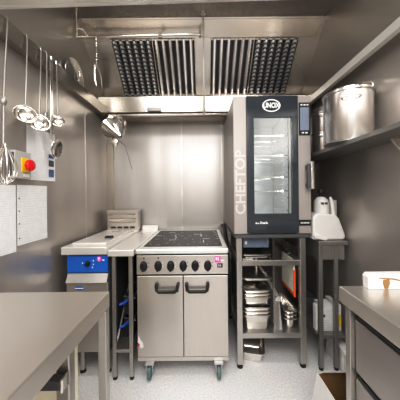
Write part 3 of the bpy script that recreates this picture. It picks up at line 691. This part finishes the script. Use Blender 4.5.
obj('window_pane', B(0.372, 0.650, OY + 0.0, OY + 0.006, 1.135, 1.836), 'pane', dr)
obj('door_handle', MB().box(0.738, 0.762, OY - 0.062, OY - 0.036, 1.315, 1.49).box(0.745, 0.757, OY - 0.038, OY + 0.002, 1.325, 1.355).box(0.745, 0.757, OY - 0.038, OY + 0.002, 1.455, 1.485), 'darkgrey', dr, bevel=0.004)
obj('handle_strip', B(0.762, 0.782, OY - 0.064, OY - 0.034, 1.31, 1.505), 'pan', dr, bevel=0.003)
lc = (0.500, OY - 0.0125, 1.917)
mb = MB(); n = 40
def ell(a, b_, y): return [(lc[0] + a * math.cos(2 * PI * i / n), y, lc[2] + b_ * math.sin(2 * PI * i / n)) for i in range(n)]
mb.loft([ell(.066, .046, lc[1]), ell(.066, .046, lc[1] - .0015), ell(.057, .038, lc[1] - .0015), ell(.057, .038, lc[1])], closed=True)
lo = obj('oval_logo', mb, 'white', dr)
lettering('logo_lettering', 'UNOX', 0.050, 'white', lo, Matrix.Translation((lc[0], lc[1] - 0.0005, lc[2])) @ FRONT, 0.0022, 0.78)
mb = MB()
for x, w_, h in ((0.378, .010, .012), (0.392, .012, .008), (0.412, .007, .018), (0.422, .006, .014), (0.432, .014, .012), (0.450, .008, .016), (0.460, .006, .010)): mb.box(x, x + w_, OY - 0.0135, OY - 0.012, 1.062, 1.062 + h)
obj('small_emblem', mb, 'white', dr)
rp = obj('control_column', B(DX1 + 0.003, OX1, OY, OY + 0.012, OZ0 + 0.004, OZ1), 'oven', ov, bevel=0.002)
ts = obj('touch_screen', B(DX1 + 0.010, OX1 - 0.004, OY - 0.004, OY, 1.703, 1.94), 'black', rp)
obj('display', B(DX1 + 0.018, OX1 - 0.012, OY - 0.0052, OY - 0.004, 1.738, 1.905), 'screen', ts)
mb = MB()
for k in range(3): mb.box(DX1 + 0.022 + 0.022 * k, DX1 + 0.036 + 0.022 * k, OY - 0.0052, OY - 0.004, 1.918, 1.928)
for k in range(2): mb.box(DX1 + 0.030 + 0.026 * k, DX1 + 0.046 + 0.026 * k, OY - 0.0052, OY - 0.004, 1.715, 1.725)
obj('screen_icons', mb, 'white', ts)
bb = obj('lower_badge', B(DX1 + 0.004, OX1 - 0.004, OY - 0.002, OY, 1.045, 1.088), 'black', rp)
mb = MB()
for k in range(6): mb.box(DX1 + 0.016 + 0.011 * k, DX1 + 0.023 + 0.011 * k, OY - 0.0032, OY - 0.002, 1.061, 1.071)
obj('badge_marks', mb, 'white', bb)

# ------------------------------------------------------------------ table with food processor
pt = thing('side_table', 'narrow steel table along the right wall behind the oven stand', 'table', (0.91, 2.0, 0))
TX0, TX1 = 0.826, 1.036
obj('worktop', B(TX0, TX1, 1.632, 2.40, 0.905, 0.935), 'dull', pt, bevel=0.003)
obj('front_apron', B(TX0 + 0.008, TX1 - 0.02, 1.645, 1.655, 0.80, 0.905), 'leg', pt)
obj('side_apron', B(TX0 + 0.006, TX0 + 0.014, 1.66, 2.38, 0.80, 0.905), 'dull', pt)
for (x, y) in ((0.830, 1.64), (0.940, 1.64), (0.830, 2.35), (0.948, 2.35)):
    lg = obj('leg', B(x, x + 0.028, y, y + 0.028, 0.02, 0.905), 'dull', pt, bevel=0.002)
    obj('foot', MB().lathe((x + 0.014, y + 0.014, 0), [(0.014, 0), (0.016, 0.012), (0.010, 0.02)], 'z', 12), 'rubber', lg)
obj('lower_shelf', B(TX0 + 0.004, TX1 - 0.012, 1.650, 2.39, 0.226, 0.25), 'dull', pt)

fp = thing('food_processor', 'white vegetable preparation machine on the narrow table by the right wall', 'food processor', (0.91, 1.8, 0.935))
obj('motor_base', MB().prism([(0.800, 0.937), (1.020, 0.937), (1.040, 0.945), (1.036, 0.985), (0.995, 1.095), (0.975, 1.118), (0.92, 1.126), (0.83, 1.135), (0.800, 1.10)], 'y', 1.665, 1.90), 'mach', fp, bevel=0.014)
obj('cutting_chamber', MB().lathe((0.905, 1.75, 1.120), [(0.062, 0), (0.062, 0.075), (0.056, 0.105), (0.035, 0.128), (0.010, 0.134)], 'z', 28, 0.85), 'mach', fp, smooth=True)
obj('chamber_slot', MB().box(0.878, 0.896, 1.6855, 1.702, 1.196, 1.212).box(0.903, 0.921, 1.6855, 1.702, 1.196, 1.212), 'darkgrey', fp)
obj('feed_tube', MB().lathe((0.985, 1.75, 1.105), [(0.036, 0), (0.036, 0.115), (0.038, 0.122)], 'z', 20), 'smoke', fp, smooth=True)
obj('locking_arm', MB().tube([(0.965, 1.69, 1.11), (0.958, 1.69, 1.19), (0.948, 1.69, 1.235), (0.940, 1.69, 1.25)], [0.014, 0.013, 0.012, 0.008], 10), 'mach', fp, smooth=True)
obj('pusher_cap', MB().lathe((0.905, 1.75, 1.253), [(0.012, 0), (0.014, 0.020), (0.024, 0.030), (0.022, 0.056), (0.008, 0.062)], 'z', 18), 'black', fp, smooth=True)
obj('outlet_chute', MB().prism([(0.800, 0.975), (0.806, 0.955), (0.88, 0.937), (0.90, 0.945), (0.83, 0.985)], 'y', 1.645, 1.667), 'mach', fp, bevel=0.003)

def carton(name, label, x0, x1, y0, y1, z0, z1, group=None, mat='whitecard', pm='boxprint'):
    t = thing(name, label, 'box', ((x0 + x1) / 2, (y0 + y1) / 2, z0), group)
    obj('carton_body', B(x0, x1, y0, y1, z0, z1), mat, t, bevel=0.002)
    obj('printed_face', B(x0 + 0.008, x1 - 0.008, y0 - 0.0012, y0 + 0.0, z0 + 0.02, z1 - 0.02), pm, t)
    return t
t = carton('carton', 'white carton with dark print on the lower shelf, between the front legs', 0.868, 0.965, 1.70, 1.80, 0.251, 0.445)
obj('logo_print', B(0.885, 0.900, 1.697, 1.6988, 0.355, 0.375), 'darkgrey', t)
carton('carton', 'white carton partly behind the left front leg of narrow table', 0.834, 0.862, 1.705, 1.75, 0.251, 0.44)
dt = thing('plastic_tray', 'dark grey plastic tray on the lower shelf behind the white cartons', 'tray', (0.88, 2.1, 0.25))
obj('tray_body', MB().loft([rr(0.835, 0.95, 1.94, 2.3, 0.251, .02), rr(0.832, 0.953, 1.935, 2.305, 0.40, .02)]), 'darkgrey', dt)
obj('tray_rim', MB().tube(rr(0.834, 0.953, 1.935, 2.305, 0.40, .02), 0.004, 6, True), 'black', dt)

yc = carton('food_carton', 'white carton with yellow patch on the lower shelf, right of the front right leg', 0.984, 1.022, 1.70, 1.86, 0.251, 0.445)
obj('yellow_patch', MB().lathe((1.004, 1.6985, 0.33), [(0.045, 0), (0.045, -0.0012)], 'y', 24, 0.36), 'yellow', yc)
wc = thing('crumpled_carton', 'crumpled white carton on the floor under the narrow table by the wall', 'box', (1.01, 1.7, 0))
mb = MB(); mb.loft([rr(0.980, 1.044, 1.615, 1.84, 0.0, .006), rr(0.976, 1.046, 1.612, 1.84, 0.06, .008), rr(0.984, 1.043, 1.62, 1.835, 0.11, .006), rr(0.979, 1.046, 1.615, 1.84, 0.165, .006)])
obj('carton_body', mb, 'whitecard', wc)
obj('folded_flap', MB().add([(0.98, 1.615, 0.165), (1.045, 1.615, 0.165), (1.04, 1.58, 0.14), (0.99, 1.585, 0.13), (0.98, 1.617, 0.163), (1.045, 1.617, 0.163), (1.04, 1.583, 0.137), (0.99, 1.588, 0.127)], [(0, 1, 2, 3), (7, 6, 5, 4), (0, 4, 5, 1), (1, 5, 6, 2), (2, 6, 7, 3), (3, 7, 4, 0)]), 'whitecard', wc)

# open cardboard box on the floor
ob = thing('open_cardboard_box', 'open cardboard box, white outside and brown inside, beside the counter end', 'box', (0.70, 1.08, 0))
x0, x1, y0, y1, H = 0.585, 0.86, 0.965, 1.19, 0.345
for nm, a in (('side_wall', (x0, x0 + .005, y0, y1)), ('side_wall', (x1 - .005, x1, y0, y1)), ('end_wall', (x0 + .005, x1 - .005, y0, y0 + .005)), ('end_wall', (x0 + .005, x1 - .005, y1 - .005, y1))):
    w_ = obj(nm, B(*a, 0.004, H), 'whitecard', ob)
    ax_, bx, ay, by = a
    if nm == 'side_wall':
        s_ = 0.0052 if ax_ == x0 else -0.0012
        obj('inner_liner', B(ax_ + s_, ax_ + s_ + .001, y0 + .006, y1 - .006, 0.006, H + 0.001), 'card', w_)
    else:
        s_ = 0.0052 if ay == y0 else -0.0012
        obj('inner_liner', B(x0 + .007, x1 - .007, ay + s_, ay + s_ + .001, 0.006, H + 0.001), 'card', w_)
obj('base_panel', B(x0, x1, y0, y1, 0, 0.004), 'card', ob)
def flap(p, q, off, nm='flap', mat='whitecard'):
    p, q, off = Vector(p), Vector(q), Vector(off); t_ = Vector((0, 0, 0.003))
    v = [p, q, q + off, p + off]; v += [k + t_ for k in v]
    return obj(nm, MB().add(v, [(0, 1, 2, 3), (7, 6, 5, 4), (0, 4, 5, 1), (1, 5, 6, 2), (2, 6, 7, 3), (3, 7, 4, 0)]), mat, ob)
flap((x0, y0, H), (x0, y1, H), (-0.030, 0.0, -0.15))
flap((x0 + .02, y1 - .006, H), (x1, y1 - .006, H), (0.0, -0.02, 0.018), mat='card')

# ------------------------------------------------------------------ right counter
ct = thing('drawer_counter', 'stainless steel drawer counter in the right foreground', 'counter', (0.8, 0.3, 0))
obj('worktop', B(0.557, 1.046, -0.6, 0.945, 0.838, 0.90), 'top', ct, bevel=0.004)
obj('carcass', B(0.615, 1.04, -0.58, 0.90, 0.12, 0.838), 'dull', ct)
obj('corner_post', B(0.572, 0.600, 0.895, 0.925, 0.03, 0.838), 'leg', ct, bevel=0.002)
obj('end_panel', B(0.600, 1.04, 0.905, 0.92, 0.10, 0.838), 'dull', ct)
for y0_, y1_ in ((0.395, 0.892), (-0.12, 0.380), (-0.58, -0.135)):
    for z0, z1 in ((0.588, 0.792), (0.352, 0.560), (0.125, 0.326)):
        d = obj('drawer', B(0.590, 0.612, y0_, y1_, z0, z1), 'drawer', ct, bevel=0.003)
        obj('finger_pull', MB().prism([(0.612, z1 + 0.002), (0.594, z1 + 0.002), (0.590, z1 + 0.016), (0.594, z1 + 0.018), (0.600, z1 + 0.008), (0.612, z1 + 0.008)], 'y', y0_ + 0.01, y1_ - 0.01), 'shade', d)
for (x, y) in ((0.63, -0.54), (1.0, -0.54), (1.0, 0.86), (0.63, 0.86)):
    obj('foot', MB().lathe((x, y, 0), [(0.02, 0), (0.02, 0.02), (0.016, 0.12)], 'z', 14), 'leg', ct)
fb = thing('torn_carton', 'torn white carton with brown hole on the far edge of right counter', 'box', (0.76, 0.92, 0.90))
obj('carton_body', MB().loft([rr(0.655, 0.92, 0.905, 0.943, 0.901, .006), rr(0.653, 0.92, 0.905, 0.943, 0.948, .006), rr(0.662, 0.92, 0.910, 0.943, 0.958, .006)]), 'whitecard', fb)
obj('torn_hole', MB().prism([(0.712, 0.938), (0.735, 0.940), (0.738, 0.925), (0.730, 0.903), (0.716, 0.903), (0.710, 0.926)], 'y', 0.9035, 0.9052), 'card', fb)
obj('torn_edge', MB().prism([(0.692, 0.944), (0.70, 0.947), (0.75, 0.944), (0.80, 0.933), (0.80, 0.929), (0.75, 0.939)], 'y', 0.903, 0.9052), 'card', fb)

# ------------------------------------------------------------------ wall shelf with pots
sh = thing('wall_shelf', 'stainless steel wall shelf on the right wall carrying stock pots', 'shelf', (0.94, 1.3, 1.58))
obj('shelf_board', B(0.832, XR - 0.001, 0.55, 2.30, 1.560, 1.585), 'dull', sh, bevel=0.002)
obj('back_lip', B(XR - 0.008, XR - 0.001, 0.55, 2.30, 1.585, 1.62), 'body', sh)
for y in (1.17, 2.2):
    obj('bracket', MB().prism([(XR - 0.001, 1.560), (0.975, 1.560), (0.975, 1.552), (XR - 0.02, 1.49), (XR - 0.001, 1.48)], 'y', y, y + 0.012), 'body', sh)
def stock_pot(name, label, x, y, z, r, h, lidded=True):
    t = thing(name, label, 'pot', (x, y, z), 'pots on the wall shelf')
    obj('body', MB().lathe((x, y, z), [(r * .95, 0), (r, 0.012), (r, h - 0.012), (r + 0.007, h - 0.008), (r + 0.007, h), (r - 0.004, h), (r - 0.006, h - 0.02)], 'z', 48), 'pot', t, smooth=True)
    obj('base_disc', MB().lathe((x, y, z), [(r * .90, -0.001), (r * .965, 0.0), (r * .965, 0.010)], 'z', 48), 'dull', t)
    for a in (math.radians(245), math.radians(65)):
        u = Vector((math.cos(a), math.sin(a), 0)); v = Vector((-math.sin(a), math.cos(a), 0)); c = Vector((x, y, z + h * 0.80))
        obj('side_handle', MB().tube([c + u * r + v * .045, c + u * (r + .022) + v * .045, c + u * (r + .032) + v * .03, c + u * (r + .032) - v * .03, c + u * (r + .022) - v * .045, c + u * r - v * .045], 0.006, 8), 'chrome', t, smooth=True)
    if lidded:
        l = obj('pot_lid', MB().lathe((x, y, z + h), [(r + 0.002, 0.0), (r + 0.002, 0.008), (r * 0.9, 0.020), (r * 0.3, 0.028), (0.01, 0.029)], 'z', 48), 'chrome', t, smooth=True)
        obj('lid_handle', MB().tube([(x + .115, y - .05, z + h + .012), (x + .118, y - .05, z + h + .052), (x + .10, y - .05, z + h + .062), (x + .055, y - .05, z + h + .056), (x + .035, y - .05, z + h + .044), (x + .032, y - .05, z + h + .016)], 0.0065, 8), 'chrome', l, smooth=True)
    return t
stock_pot('stock_pot', 'big lidded steel stock pot at the near end of the wall shelf', 0.902, 1.415, 1.5855, 0.136, 0.298)
sp1 = stock_pot('saucepan', 'lower small steel pan stacked behind the big stock pot', 0.938, 1.76, 1.5855, 0.085, 0.150, False)
sp2 = dup(sp1, (0.938, 1.76, 1.5855 + 0.151), 'upper small steel pan stacked behind the big stock pot')

# ------------------------------------------------------------------ camera
cam = bpy.data.cameras.new('camera'); co = bpy.data.objects.new('camera', cam); COL.objects.link(co)
cam.sensor_width = 36; cam.lens = 228 / 400 * 36
cam.shift_x = (200 - 203) / 400; cam.shift_y = -(200 - 193) / 400
cam.clip_start = 0.02
co.matrix_world = Matrix.Translation((0, 0, 1.29)) @ Matrix.Rotation(PI / 2, 4, 'X') @ Matrix.Rotation(-0.010, 4, 'Z')
SC.camera = co

# ------------------------------------------------------------------ light
def area(name, loc, rot, sx, sy, power, col=(1, 0.985, 0.97)):
    l = bpy.data.lights.new(name, 'AREA'); l.shape = 'RECTANGLE'; l.size = sx; l.size_y = sy; l.energy = power; l.color = col
    o = bpy.data.objects.new(name, l); COL.objects.link(o); o.location = loc; o.rotation_euler = rot
    return o
area('room_light', (0.0, -0.45, 2.72), (0, 0, 0), 1.5, 1.3, 44)
area('room_light', (0.0, -1.45, 2.40), (math.radians(55), 0, 0), 1.8, 0.9, 34)
area('hood_light', (-0.45, 1.12, 2.60), (math.radians(35), 0, 0), 0.7, 0.2, 6)
area('hood_light', (0.45, 1.12, 2.60), (math.radians(35), 0, 0), 0.7, 0.2, 6)
ol = area('oven_lamp', (0.61, 1.72, 1.5), (0, math.radians(90), 0), 0.6, 0.05, 1.5, (0.96, 0.98, 1.0))
w = bpy.data.worlds.new('world'); SC.world = w; w.use_nodes = True
w.node_tree.nodes['Background'].inputs['Color'].default_value = (1, 0.98, 0.96, 1); w.node_tree.nodes['Background'].inputs['Strength'].default_value = 0.3
SC.view_settings.view_transform = 'Standard'
SC.view_settings.look = 'None'
SC.view_settings.exposure = 0.0

SC.view_settings.use_curve_mapping = True
cmap = SC.view_settings.curve_mapping
cv = cmap.curves[3]
cv.points[0].location = (0.0, 0.0); cv.points[-1].location = (1.0, 1.0)
cv.points.new(0.12, 0.085); cv.points.new(0.40, 0.40); cv.points.new(0.75, 0.82)
cmap.update()
